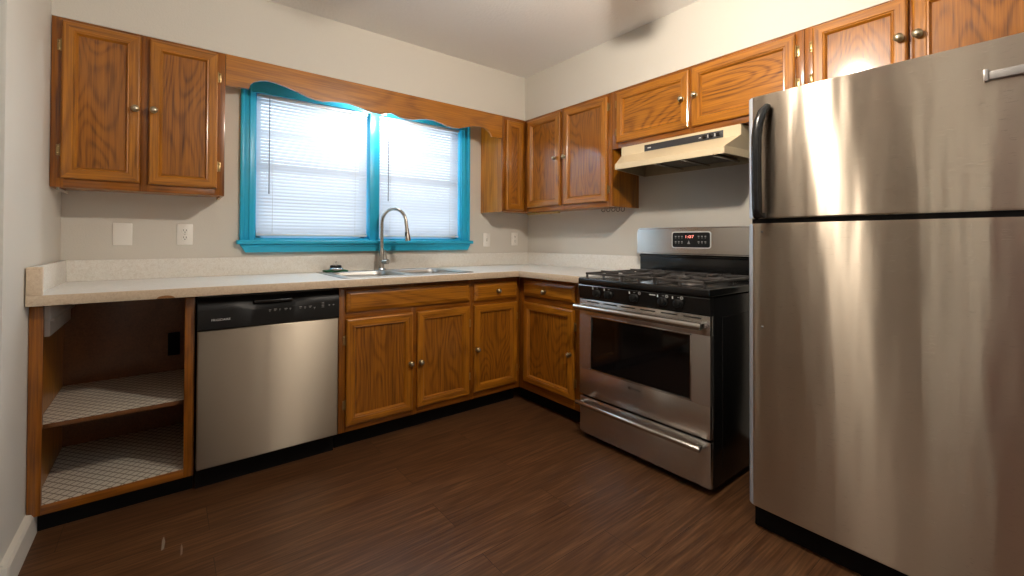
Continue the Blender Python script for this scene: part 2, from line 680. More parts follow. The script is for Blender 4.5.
obj('added_door_handle', MB().lathe([(0.030, 0), (0.030, 0.006), (0.012, 0.010), (0.010, 0.03), (0.026, 0.045), (0.028, 0.06), (0.018, 0.072)], (-L - 0.04, -2.73, 1.0), (1, 0, 0), 20), BRASS, dr_)
wh = MB().box(-5.2, -5.08, YF, 0.12, 0, H)
wh.box(-5.2, -L - T, 0.0, 0.12, 0, H)
struct('wall_far', wh, HALLM)
wf = MB().box(-5.2, T, YF - T, YF, 0, H)
struct('wall_front', wf, HALLM)
# soffits over the wall cabinets
fk = MB()
for (x, y, a, b2) in ((-2.582, -0.915, 0.006, 0.045), (-2.529, -0.995, 0.004, 0.036)):
    fk.add([(x - a, y - b2, 0.0006), (x + a * 0.4, y - b2 * 0.8, 0.0006), (x + a, y + b2 * 0.2, 0.0006), (x + a * 0.3, y + b2, 0.0006), (x - a * 0.5, y + b2 * 0.5, 0.0006)], [(0, 1, 2, 3, 4)])
obj('paint_flecks', fk, plain('fleck_tan', (0.26, 0.20, 0.15), 0.7), bpy.data.objects['floor'])
s1 = MB().box(-L, -DS, -DS, 0, ZT, H)
struct('trim_1', s1, WALLM)
s2 = MB().box(-DS, 0, -3.6, 0, ZT, H)
struct('trim_2', s2, WALLM)


def baseboard(name, x0, x1, y0, y1, side):
    m = MB()
    m.prism([(x0, 0), (x1, 0), (x1, 0.088), (x1 - side * 0.006, 0.098), (x0, 0.102)], 1, y0, y1)
    return struct(name, m, BASEW)


baseboard('baseboard_left', -L, -L + 0.022, LE, -0.55, 1)
bq = MB().box(-L - T, -L + 0.022, LE - 0.018, LE, 0, 0.10, 0, 0.003)
struct('baseboard_front', bq, BASEW)
baseboard('baseboard_right', -0.02, 0.0, YF, -3.6, -1)

# ------------------------------------------------------------------ the kitchen window
win = bpy.data.objects.new('window_1', None)
COL.objects.link(win)
win['kind'] = 'structure'
win['o_'] = (0, 0, 0)
CS = 0.075
m = MB()
for (x0, x1) in ((-2.245, -2.245 + CS), (-0.64 - CS, -0.64)):
    m.box(x0, x1, -0.014, 0, WZ0, 2.075, 0, 0.002)
    m.box(x0 + (0.0 if x0 < -2 else CS - 0.02), x0 + (0.02 if x0 < -2 else CS), -0.024, -0.012, WZ0, 2.075, 0, 0.004)
    m.box(x0 + 0.045 if x0 < -2 else x0 + 0.018, x0 + 0.057 if x0 < -2 else x0 + 0.03, -0.019, -0.012, WZ0, 2.075, 0, 0.003)
m.box(-2.245, -0.64, -0.018, 0, 2.0, 2.078, 0, 0.002)
obj('window_casing', m, TEAL, win)
m = MB()
m.box(WX0, WX0 + 0.014, 0, 0.115, WZ0, WZ1)
m.box(WX1 - 0.014, WX1, 0, 0.115, WZ0, WZ1)
m.box(WX0, WX1, 0, 0.115, WZ1 - 0.014, WZ1)
m.box(WX0, WX1, 0, 0.115, WZ0 - 0.0, WZ0 + 0.014)
m.box(-1.467, -1.397, -0.016, 0.115, WZ0, WZ1, 0, 0.003)
obj('window_jamb', m, TEAL, win)
m = MB().box(-2.262, -0.628, -0.058, 0.004, 1.094, 1.119, 0, 0.006, 3)
obj('window_sill', m, TEAL, win)
m = MB()
m.prism([(-2.245, 1.094), (-0.645, 1.094), (-0.665, 1.046), (-2.215, 1.046)], 1, -0.034, 0)
m.box(-2.24, -0.65, -0.042, -0.03, 1.078, 1.094, 0, 0.004)
obj('window_apron', m, TEAL, win)
for (x0, x1) in ((WX0 + 0.014, -1.467), (-1.397, WX1 - 0.014)):
    m = MB()
    z0, z1 = WZ0 + 0.014, WZ1 - 0.014
    mid = 1.575
    y0, y1 = 0.075, 0.105
    m.box(x0, x0 + 0.035, y0, y1, z0, z1)
    m.box(x1 - 0.035, x1, y0, y1, z0, z1)
    m.box(x0, x1, y0, y1, z0, z0 + 0.05)
    m.box(x0, x1, y0, y1, z1 - 0.04, z1)
    m.box(x0, x1, y0 - 0.01, y1, mid - 0.022, mid + 0.022)
    for zz in (1.365, 1.78):
        m.box(x0, x1, y0 + 0.004, y1, zz - 0.009, zz + 0.009)
    s = obj('window_sash', m, VINYL, win)
    g = MB().box(x0 + 0.01, x1 - 0.01, 0.088, 0.092, z0 + 0.02, z1 - 0.02)
    obj('window_pane', g, PANE, s)


def blind(x0, x1, label):
    t = thing('window_blind', label, 'blind', ((x0 + x1) / 2, 0.03, 1.14), 'mini blinds in the kitchen window')
    obj('headrail', MB().box(x0, x1, 0.012, 0.045, 1.985, 2.012, 0, 0.003), WHITEP, t)
    m = MB()
    z = 1.972
    tilt = math.radians(60)
    n = 0
    while z > 1.168:
        pts = []
        for i in range(5):
            s = (i / 4 - 0.5)
            w = 0.0125 * 2 * s
            c = 0.0018 * (1 - (2 * s) ** 2)
            pts.append((0.0285 + w * math.cos(tilt) - c * math.sin(tilt), z + w * math.sin(tilt) + c * math.cos(tilt)))
        vs = [(x0 + 0.004, y, q) for y, q in pts] + [(x1 - 0.004, y, q) for y, q in pts]
        m.add(vs, [(i, i + 1, 6 + i, 5 + i) for i in range(4)], 0, True)
        z -= 0.0205
        n += 1
    obj('slats', m, SLAT, t)
    obj('bottom_rail', MB().box(x0 + 0.002, x1 - 0.002, 0.018, 0.040, 1.143, 1.158, 0, 0.003), WHITEP, t)
    for k in (0.10, 0.5, 0.90) if False else (0.13, 0.87):
        xx = x0 + (x1 - x0) * k
        m = MB().tube([(xx, 0.0115, 1.15), (xx, 0.0115, 1.99)], 0.0011, 6)
        m.tube([(xx, 0.0455, 1.15), (xx, 0.0455, 1.99)], 0.0011, 6)
        obj('ladder_cord', m, WHITEP, t)
    xx = x0 + 0.068
    m = MB().tube([(xx, 0.004, 1.985), (xx, 0.001, 1.95), (xx, 0.0, 1.41), (xx, 0.0, 1.40)], [0.002, 0.0032, 0.0032, 0.0045], 8)
    obj('tilt_wand', m, plain('wand_grey', (0.25, 0.29, 0.31), 0.2) if 'wand_grey' not in MATS else MATS['wand_grey'], t)
    return t


blind(-2.158, -1.470, 'white horizontal mini blind in the left half of the turquoise window')
blind(-1.394, -0.722, 'white horizontal mini blind in the right half of the window, behind the faucet')

# ================================================================== cabinets
KNOBP = [(0.013, 0), (0.013, 0.003), (0.006, 0.005), (0.005, 0.012), (0.010, 0.016), (0.0155, 0.021), (0.0155, 0.025), (0.011, 0.0295), (0.004, 0.031)]


def axis_of(fn):
    a, b = Vector(fn(0, 0, 0)), Vector(fn(0, 0, 1))
    return b - a


def knob(parent, fn, u, v, w=0.02):
    k = obj('knob', MB().lathe(KNOBP, fn(u, v, w - 0.001), axis_of(fn), 18), BRASS, parent)
    obj('knob_inset', MB().lathe([(0.008, 0), (0.007, 0.003), (0.004, 0.0045)], fn(u, v, w + 0.028), axis_of(fn), 14), CERAM, k)
    return k


def hinge(parent, fn, u, v, side):
    m = MB()
    ubox(m, fn, u, u + side * 0.014, v - 0.024, v + 0.024, 0.0, 0.0035, 0, 0.001)
    m.tube([fn(u - side * 0.001, v - 0.027, 0.006), fn(u - side * 0.001, v + 0.027, 0.006)], 0.0042, 8)
    for s in (-1, 1):
        m.lathe([(0.0045, 0), (0.0045, 0.0035), (0.001, 0.006)], fn(u + side * 0.008, v + s * 0.015, 0.002), axis_of(fn), 8)
    return obj('hinge', m, HINGEM, parent)


def door(parent, fn, u0, u1, v0, v1, horiz, kn=None, hs=None, hz=None, panel_level=False):
    """framed oak door with an ogee step and flat centre panel."""
    m = MB()
    R = [(0, 0.001), (0, 0.013), (0.003, 0.0175), (0.008, 0.020), (0.038, 0.020), (0.041, 0.0165), (0.046, 0.0175), (0.051, 0.008), (0.053, 0.004)]
    m.rings(fn, R, u0, u1, v0, v1, (0, 1), 2)
    for s in m.s:
        pass
    d = obj('door', m, [OAKV, horiz, PANEL if not panel_level else panel_level], parent)
    if kn:
        knob(d, fn, kn[0], kn[1])
    if hs is not None:
        for z in hz:
            hinge(d, fn, hs[0], z, hs[1])
    return d


def drawer_front(parent, fn, u0, u1, v0, v1, horiz, kn=None, name='drawer'):
    m = MB()
    R = [(0, 0.001), (0, 0.010), (0.006, 0.014), (0.018, 0.018), (0.022, 0.020)]
    m.rings(fn, R, u0, u1, v0, v1, (0, 0), 1)
    d = obj(name, m, [horiz, horiz], parent)
    if kn:
        knob(d, fn, kn[0], kn[1])
    return d


def face_frame(parent, fn, stiles, rails, horiz, zb, zt, proud=0.0):
    m = MB()
    for (u0, u1) in stiles:
        ubox(m, fn, u0, u1, zb, zt, -0.019, proud, 0, 0.0012)
    for (u0, u1, v0, v1) in rails:
        ubox(m, fn, u0, u1, v0, v1, -0.019, proud - 0.0004, 1, 0.0012)
    return obj('face_frame', m, [FRV, FRX if horiz is OAKX else FRY], parent)


def wall_case(parent, fn, u0, u1, zb, zt, depth, horiz):
    """hollow carcass: sides, top, bottom, back."""
    m = MB()
    k = 0.012
    ubox(m, fn, u0, u0 + k, zb, zt, -depth + 0.001, -0.019, 0)
    ubox(m, fn, u1 - k, u1, zb, zt, -depth + 0.001, -0.019, 0)
    ubox(m, fn, u0 + k, u1 - k, zb + 0.012, zb + 0.024, -depth + 0.001, -0.019, 1)
    ubox(m, fn, u0 + k, u1 - k, zt - 0.012, zt, -depth + 0.001, -0.019, 1)
    ubox(m, fn, u0 + k, u1 - k, zb + 0.024, zt - 0.012, -depth + 0.001, -depth + 0.007, 1)
    return obj('case', m, [OAKV, horiz], parent)


G = 'oak wall cabinets under the soffit'
B = back_map(DS)
ZC = ZT - 0.001
# --- left of the window
c = thing('wall_cabinet', 'two-door oak wall cabinet hanging at the left wall, above the switch plates', 'cabinet', (-2.662, 0, ZB), G)
u0, u1 = -L + 0.002, -2.347
wall_case(c, B, u0, u1, ZB, ZC, DS, OAKX)
face_frame(c, B, [(u0, u0 + 0.042), (-2.690, -2.650), (u1 - 0.042, u1)], [(u0 + .04, u1 - .04, ZB, ZB + 0.045), (u0 + .04, u1 - .04, ZC - 0.04, ZC)], OAKX, ZB, ZC)
door(c, B, -2.953, -2.687, 1.386, 2.074, OAKX, (-2.704, 1.728), (-2.954, -1), (1.966, 1.508))
door(c, B, -2.655, -2.380, 1.382, 2.074, OAKX, (-2.637, 1.733), (-2.379, 1), (1.957, 1.496))
m = MB().box(-2.972, -2.962, -0.25, -0.02, ZB - 0.010, ZB + 0.0, 0, 0.002)
obj('mounting_strip', m, WHITEWD, c)

# --- scalloped valance over the window
prof = [(-2.345, 1.925), (-2.239, 1.929), (-2.232, 1.955), (-2.215, 1.972), (-2.185, 1.986), (-2.152, 1.993), (-2.115, 1.992), (-2.06, 1.982), (-2.0, 1.966), (-1.944, 1.947), (-1.90, 1.939),
        (-1.855, 1.937), (-1.80, 1.948), (-1.74, 1.955), (-1.69, 1.953), (-1.64, 1.944), (-1.59, 1.932), (-1.545, 1.925), (-1.50, 1.926), (-1.465, 1.934), (-1.43, 1.946),
        (-1.40, 1.937), (-1.365, 1.928), (-1.32, 1.924), (-1.275, 1.928), (-1.23, 1.940), (-1.18, 1.950), (-1.12, 1.952), (-1.06, 1.941), (-1.01, 1.929), (-0.96, 1.924),
        (-0.91, 1.929), (-0.86, 1.944), (-0.80, 1.962), (-0.745, 1.972), (-0.70, 1.970), (-0.66, 1.957), (-0.632, 1.935), (-0.622, 1.912), (-0.523, 1.912)]
v = thing('valance', 'scalloped oak valance board spanning over the turquoise window', 'valance', (-1.43, -DS + 0.01, 1.92))
m = MB().prism([(x, z) for x, z in prof] + [(-0.523, ZC), (-2.345, ZC)], 1, -DS - 0.001, -DS + 0.018)
obj('valance_board', m, OAKX, v)

# --- corner cabinet right of the window
c = thing('wall_cabinet', 'narrow oak corner wall cabinet right of the window, its side panel catching daylight', 'cabinet', (-0.26, 0, ZB), G)
u0, u1 = -0.521, -DS - 0.001
m = MB()
m.box(u0, u0 + 0.015, -DS + 0.019, -0.001, ZB, ZC, 0)
m.box(u0 + 0.015, -0.001, -DS, -0.001, ZB + 0.012, ZB + 0.024, 1)
m.box(u0 + 0.015, -0.001, -DS + 0.019, -0.001, ZC - 0.012, ZC, 1)
m.box(u0 + 0.015, -0.001, -0.008, -0.001, ZB + .024, ZC - .012, 1)
obj('case', m, [OAKV, OAKX], c)
face_frame(c, B, [(u0, u0 + 0.035), (u1 - 0.02, u1)], [(u0 + .03, u1 - .02, ZB, ZB + 0.03), (u0 + .03, u1 - .02, ZC - 0.03, ZC)], OAKX, ZB, ZC)
door(c, B, -0.488, -0.318, 1.360, 2.060, OAKX, None)

# --- right wall: two tall doors
Rm = right_map(DS)
YC = 1.153
c = thing('wall_cabinet', 'two-door oak wall cabinet in the corner, cup hooks along its bottom edge', 'cabinet', (0, -0.72, ZB), G)
u0, u1 = DS + 0.001, YC
wall_case(c, Rm, u0, u1, ZB, ZC, DS, OAKY)
face_frame(c, Rm, [(u0, u0 + 0.045), (0.690, 0.735), (u1 - 0.042, u1)], [(u0 + .04, u1 - .04, ZB, ZB + 0.04), (u0 + .04, u1 - .04, ZC - 0.03, ZC)], OAKY, ZB, ZC)
door(c, Rm, 0.334, 0.692, 1.382, 2.066, OAKY, (0.652, 1.730), (0.333, -1), (1.995, 1.46))
door(c, Rm, 0.730, 1.119, 1.381, 2.066, OAKY, (0.748, 1.726), (1.120, 1), (2.000, 1.458))
for (x, y) in ((-0.134, -0.970), (-0.130, -1.010), (-0.120, -1.045), (-0.100, -1.068), (-0.076, -1.090)):
    pts = [(x, y, ZB + 0.013), (x, y, ZB - 0.010)]
    for i in range(9):
        t = PI * 1.35 * i / 8
        pts.append((x - 0.007 + 0.007 * math.cos(t), y + 0.009 - 0.009 * math.cos(t), ZB - 0.010 - 0.011 * math.sin(t)))
    obj('cup_hook', MB().tube(pts, 0.0026, 6), HOOKM, c)
obj('wood_strip', MB().box(-0.19, -0.16, -0.56, -0.20, ZB - 0.012, ZB + 0.002, 0, 0.001), RAWWOOD, c)

# --- over the range
ZH = 1.7155
c = thing('wall_cabinet', 'short two-door oak wall cabinet above the almond range hood', 'cabinet', (0, -1.69, ZH), G)
u0, u1 = YC + 0.001, 2.222
wall_case(c, Rm, u0, u1, ZH, ZC, DS, OAKY)
face_frame(c, Rm, [(u0, u0 + 0.045), (1.672, 1.705), (u1 - 0.036, u1)], [(u0 + .04, u1 - .036, ZH, ZH + 0.045), (u0 + .04, u1 - .036, ZC - 0.03, ZC)], OAKY, ZH, ZC)
door(c, Rm, 1.195, 1.681, 1.748, 2.068, OAKY, (1.645, 1.912), (1.194, -1), (2.0, 1.82), PANELY)
door(c, Rm, 1.697, 2.189, 1.748, 2.070, OAKY, (1.703 + .018, 1.915), (2.190, 1), (1.995, 1.845), PANELY)
# --- over the refrigerator
c = thing('wall_cabinet', 'short oak wall cabinet over the refrigerator, mostly hidden behind it', 'cabinet', (0, -2.63, ZH), G)
u0, u1 = 2.2235, 3.10
wall_case(c, Rm, u0, u1, ZH, ZC, DS, OAKY)
face_frame(c, Rm, [(u0, u0 + 0.036), (2.566, 2.590), (u1 - 0.042, u1)], [(u0 + .036, u1 - .04, ZH, ZH + 0.045), (u0 + .036, u1 - .04, ZC - 0.012, ZC)], OAKY, ZH, ZC)
door(c, Rm, 2.257, 2.570, 1.748, 2.078, OAKY, (2.547, 1.918), (2.256, -1), (1.997, 1.852))
door(c, Rm, 2.583, 3.060, 1.748, 2.078, OAKY, (2.600, 1.915), (3.061, 1), (1.997, 1.852))

# ------------------------------------------------------------------ base cabinets
GB = 'oak base cabinets under the countertop'
FB = 0.61
Bb = back_map(FB)
Rb = right_map(FB)
CT0, CT1 = 0.876, 0.914
CB = 0.875
# open cabinet with lined shelves
c = thing('base_cabinet', 'open doorless oak base cabinet with lattice-lined shelves beside the dishwasher', 'cabinet', (-2.735, -0.3, 0), GB)
u0, u1 = -L + 0.002, -2.480
m = MB()
m.box(u0, u0 + 0.014, -0.591, -0.002, 0.085, CB, 1)
m.box(u1 - 0.016, u1, -0.591, -0.002, 0.085, CB, 1)
m.box(u0 + 0.014, u1 - 0.016, -0.016, -0.002, 0.0, CB, 0)
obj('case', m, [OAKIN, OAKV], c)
face_frame(c, Bb, [(u0, u0 + 0.038), (u1 - 0.036, u1)], [(u0 + .038, u1 - .036, 0.086, 0.122)], OAKX, 0.086, CB)
obj('toe_kick', MB().box(u0, u1, -0.545, -0.53, 0, 0.086), TOEM, c)
m = MB().box(u0 + 0.015, u1 - 0.017, -0.572, -0.017, 0.396, 0.414, 0, 0.001)
s = obj('shelf', m, OAKIN, c)
obj('shelf_liner', MB().box(u0 + 0.015, u1 - 0.017, -0.574, -0.018, 0.4142, 0.4155), LINER, s)
m = MB().box(u0 + 0.015, u1 - 0.017, -0.591, -0.017, 0.104, 0.120, 0, 0.001)
s = obj('shelf', m, OAKIN, c)
obj('shelf_liner', MB().box(u0 + 0.015, u1 - 0.017, -0.606, -0.018, 0.1222, 0.1235), LINER, s)
m = MB()
m.box(u0 + 0.015, u0 + 0.040, -0.50, -0.03, 0.735, 0.855, 0, 0.002)
m.box(u0 + 0.015, u0 + 0.052, -0.50, -0.03, 0.795, 0.803, 0, 0.001)
obj('drawer_runner', m, WHITEWD, c)
obj('receptacle_box', MB().box(-2.572, -2.520, -0.034, -0.016, 0.50, 0.62, 0, 0.002), TOEM, c)

# sink base
c = thing('base_cabinet', 'oak sink base cabinet with two doors below the sink', 'cabinet', (-1.43, -0.3, 0), GB)
u0, u1 = -1.856, -1.021
m = MB()
m.box(u0, u0 + 0.014, -0.591, -0.002, 0.10, CB)
m.box(u1 - 0.014, u1, -0.591, -0.002, 0.10, CB)
m.box(u0 + 0.014, u1 - 0.014, -0.591, -0.002, 0.10, 0.114)
m.box(u0 + 0.014, u1 - 0.014, -0.012, -0.002, 0.114, CB)
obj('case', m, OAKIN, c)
face_frame(c, Bb, [(u0, u0 + 0.04), (-1.441, -1.401), (u1 - 0.022, u1)], [(u0 + .04, u1 - .022, 0.1, 0.14), (u0 + .04, u1 - .022, 0.70, 0.74), (u0 + .04, u1 - .022, 0.85, CB)], OAKX, 0.1, CB)
drawer_front(c, Bb, -1.821, -1.038, 0.735, 0.853, OAKX, None, 'false_drawer_front')
door(c, Bb, -1.820, -1.434, 0.133, 0.700, OAKX, (-1.452, 0.408), (-1.821, -1), (0.587, 0.245))
door(c, Bb, -1.406, -1.038, 0.140, 0.702, OAKX, (-1.388, 0.406), (-1.037, 1), (0.59, 0.25))
obj('toe_kick', MB().box(u0, u1, -0.54, -0.525, 0, 0.1), TOEM, c)
# back run corner unit
c = thing('base_cabinet', 'narrow oak base cabinet with one door and drawer, on the window wall in the corner', 'cabinet', (-0.8, -0.3, 0), GB)
u0, u1 = -1.0205, -FB - 0.0005
m = MB()
m.box(u0, u0 + 0.014, -0.591, -0.002, 0.10, CB)
m.box(u0 + 0.014, -0.612, -0.591, -0.002, 0.10, 0.114)
m.box(u0 + 0.014, -0.612, -0.012, -0.002, 0.114, CB)
obj('case', m, OAKIN, c)
face_frame(c, Bb, [(u0, u0 + 0.022), (u1 - 0.034, u1)], [(u0 + .022, u1 - .034, 0.1, 0.145), (u0 + .022, u1 - .034, 0.70, 0.732), (u0 + .022, u1 - .034, 0.84, CB)], OAKX, 0.1, CB)
drawer_front(c, Bb, -1.001, -0.643, 0.727, 0.842, OAKX, (-0.818, 0.785))
door(c, Bb, -1.003, -0.645, 0.143, 0.701, OAKX, (-0.985, 0.42), (-0.6445, 1), (0.60, 0.24))
obj('toe_kick', MB().box(u0, u1, -0.54, -0.525, 0, 0.1), TOEM, c)
# right run
c = thing('base_cabinet', 'oak base cabinet with one door and drawer between the corner and the range', 'cabinet', (-0.3, -0.9, 0), GB)
u0, u1 = FB + 0.0005, 1.2155
m = MB()
m.box(-0.591, -0.002, -u0 - 0.014, -u0 - 0.002, 0.115, CB)
m.box(-0.591, -0.002, -u1 + 0.001, -u1 + 0.014, 0.10, CB)
m.box(-0.591, -0.002, -u1 + 0.014, -u0 - 0.014, 0.115, 0.125)
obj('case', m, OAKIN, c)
face_frame(c, Rb, [(u0, u0 + 0.05), (u1 - 0.084, u1)], [(u0 + .05, u1 - .088, 0.1, 0.155), (u0 + .05, u1 - .088, 0.70, 0.745), (u0 + .05, u1 - .088, 0.85, CB)], OAKY, 0.1, CB)
drawer_front(c, Rb, 0.664, 1.137, 0.745, 0.852, OAKY, (0.885, 0.787))
door(c, Rb, 0.668, 1.130, 0.160, 0.702, OAKY, (1.108, 0.432), (1.131, 1), (0.60, 0.26))
obj('toe_kick', MB().box(-0.54, -0.525, -u1, -0.541, 0, 0.1), TOEM, c)

# ------------------------------------------------------------------ countertop
DC = 0.676
SX0, SX1, SY0, SY1 = -1.80, -1.01, -0.575, -0.085      # cut-out for the sink
YE = -1.2155
t = thing('countertop', 'L-shaped speckled cream laminate countertop with backsplash, running from left wall to range', 'countertop', (-1.5, -0.3, CT0))
m = MB()
e = 0.004
m.box(-L + e, SX0, -DC + 0.012, -0.002, CT0 + .002, CT1)
m.box(SX1, -0.002, -DC + 0.012, -0.002, CT0 + .002, CT1)
m.box(SX0, SX1, -DC + 0.012, SY0, CT0 + .002, CT1)
m.box(SX0, SX1, SY1, -0.002, CT0 + .002, CT1)
m.box(-DC + 0.012, -0.002, YE, -DC + 0.012, CT0 + .002, CT1)
obj('counter_top', m, LTOP, t)
m = MB()
m.box(-L + e, -DC + 0.012, -DC, -DC + 0.012, CT0, CT1, 0, 0.0015)
m.box(-DC, -DC + 0.012, YE, -DC + 0.0005, CT0, CT1, 0, 0.0015)
obj('edge_band', m, LEDGE, t, label='tan front edge band')
m = MB()
m.box(-L + e, -0.002, -0.021, -0.002, CT1, 1.018, 0, 0.002)
m.box(-0.021, -0.002, -1.200, -0.021, CT1, 1.018, 0, 0.002)
m.box(-L + e, -L + 0.024, -DC + 0.03, -0.021, CT1, 1.018, 0, 0.002)
sp = obj('backsplash', m, LAMIN, t)
obj('splash_end', MB().box(-L + e, -L + 0.045, -DC, -DC + 0.03, CT1, 1.018, 0, 0.002), LEDGE, sp)
m = MB()
pts = [(-2.583 + 0.030 * math.cos(a), CT0 + 0.0005 + 0.012 * math.sin(a)) for a in [PI * i / 10 for i in range(11)]]
m.prism(pts, 1, -DC - 0.0006, -DC + 0.001)
obj('scorch_mark', m, SCORCH, t, label='brown scorched spot on the edge')

# ------------------------------------------------------------------ sink
t = thing('sink', 'double-bowl stainless drop-in sink set in the countertop under the window', 'sink', (-1.41, -0.32, CT1))
m = MB()


def rrect(x0, x1, y0, y1, r, z, n=5):
    o = []
    for (cx, cy, a0) in ((x1 - r, y1 - r, 0), (x0 + r, y1 - r, PI / 2), (x0 + r, y0 + r, PI), (x1 - r, y0 + r, 1.5 * PI)):
        for i in range(n + 1):
            a = a0 + PI / 2 * i / n
            o.append((cx + r * math.cos(a), cy + r * math.sin(a), z))
    return o


b = bmesh.new()
z = CT1 + 0.004
outer = rrect(-1.832, -0.982, -0.602, -0.052, 0.03, z)
bow = [(-1.785, -1.425, -0.555, -0.155), (-1.395, -1.03, -0.555, -0.155)]
loops = [outer] + [rrect(*q, 0.06, z) for q in bow]
edges = []
for lp in loops:
    vs = [b.verts.new(p) for p in lp]
    edges += [b.edges.new((vs[i], vs[(i + 1) % len(vs)])) for i in range(len(vs))]
bmesh.ops.triangle_fill(b, edges=edges, use_beauty=True)
m.bm(b, 0, True)
n = len(outer)
lo = rrect(-1.834, -0.980, -0.604, -0.050, 0.031, CT1 + 0.0005)
m.add(outer + lo, [(i, (i + 1) % n, n + (i + 1) % n, n + i) for i in range(n)], 0, True)
rim = obj('rim', m, SINKM, t)
for q in bow:
    m = MB()
    prev = rrect(*q, 0.06, z)
    for (ins, dz) in ((0.006, -0.004), (0.012, -0.02), (0.022, -0.12), (0.035, -0.15), (0.06, -0.165)):
        cur = rrect(q[0] + ins, q[1] - ins, q[2] + ins, q[3] - ins, 0.06, z + dz)
        n = len(cur)
        m.add(prev + cur, [(i, (i + 1) % n, n + (i + 1) % n, n + i) for i in range(n)], 0, True)
        prev = cur
    m.add(prev, [tuple(range(len(prev)))], 0, True)
    bo = obj('bowl', m, SINKM, t)
    cx, cy = (q[0] + q[1]) / 2, (q[2] + q[3]) / 2
    obj('drain', MB().lathe([(0.045, 0), (0.045, 0.003), (0.036, 0.004), (0.030, 0.001), (0.004, 0.001)], (cx, cy, z - 0.165), (0, 0, 1), 20), CHROME, bo)

# faucet
FX, FY, FZ = -1.415, -0.105, CT1 + 0.0045
t = thing('faucet', 'tall brushed-nickel gooseneck pull-down faucet standing behind the sink', 'faucet', (FX, FY, FZ))
obj('base', MB().lathe([(0.030, 0), (0.030, 0.004), (0.024, 0.010), (0.022, 0.012)], (FX, FY, FZ), (0, 0, 1), 24), NICKEL, t)
obj('body', MB().lathe([(0.019, 0.010), (0.019, 0.10), (0.0165, 0.125), (0.0135, 0.14), (0.0125, 0.146)], (FX, FY, FZ), (0, 0, 1), 24), NICKEL, t)
pts = []
AR = 0.098
dx, dy = math.sin(math.radians(30)), -math.cos(math.radians(30))
zc = 1.333 - AR
for zz in (FZ + 0.14, FZ + 0.2, zc):
    pts.append((FX, FY, zz))
for i in range(1, 17):
    a = PI * i / 16
    d = AR * (1 - math.cos(a))
    pts.append((FX + dx * d, FY + dy * d, zc + AR * math.sin(a)))
ex, ey = FX + dx * 2 * AR, FY + dy * 2 * AR
pts.append((ex + dx * 0.006, ey + dy * 0.006, zc - 0.04))
obj('gooseneck', MB().tube(pts, 0.0115, 16), NICKEL, t)
m = MB().tube([(ex + dx * 0.006, ey + dy * 0.006, zc - 0.036), (ex + dx * 0.008, ey + dy * 0.008, zc - 0.06), (ex + dx * 0.013, ey + dy * 0.013, zc - 0.10), (ex + dx * 0.015, ey + dy * 0.015, zc - 0.118)],
              [0.0135, 0.0150, 0.0185, 0.0190], 18)
s = obj('spray_head', m, NICKEL, t)
obj('spray_button', MB().box(ex - 0.012, ex - 0.002, ey - 0.02, ey - 0.008, zc - 0.09, zc - 0.06, 0, 0.003), BLACKP, s)
m = MB().tube([(FX + 0.006, FY - 0.010, FZ + 0.055), (FX + 0.026, FY - 0.046, FZ + 0.057)], [0.0175, 0.0165], 18)
h = obj('valve', m, NICKEL, t)
obj('lever', MB().tube([(FX + 0.020, FY - 0.034, FZ + 0.068), (FX + 0.012, FY - 0.030, FZ + 0.135)], [0.006, 0.0045], 10), NICKEL, h)

# things on the sink ledge
zz = CT1 + 0.0045
t = thing('scouring_pad', 'flat green scouring pad lying on the back left corner of the sink', 'sponge', (-1.735, -0.115, zz))
obj('pad', MB().box(-1.795, -1.655, -0.150, -0.072, zz, zz + 0.011, 0, 0.004), GREEN, t)
t = thing('sink_strainer', 'round metal sink strainer with black rubber ring resting on the green pad', 'strainer', (-1.722, -0.11, zz + 0.011))
z0 = zz + 0.0112
m = MB().lathe([(0.047, 0), (0.049, 0.004), (0.045, 0.011), (0.037, 0.016)], (-1.722, -0.11, z0), (0, 0, 1), 26)
bs = obj('basket', m, CHROME, t)
obj('rubber_ring', MB().lathe([(0.037, 0.0155), (0.034, 0.028), (0.028, 0.031)], (-1.722, -0.11, z0), (0, 0, 1), 24), BLACKP, t)
obj('pull_stem', MB().lathe([(0.018, 0.029), (0.016, 0.034), (0.003, 0.035), (0.0035, 0.048), (0.006, 0.050), (0.006, 0.055)], (-1.722, -0.11, z0), (0, 0, 1), 14), CHROME, t)

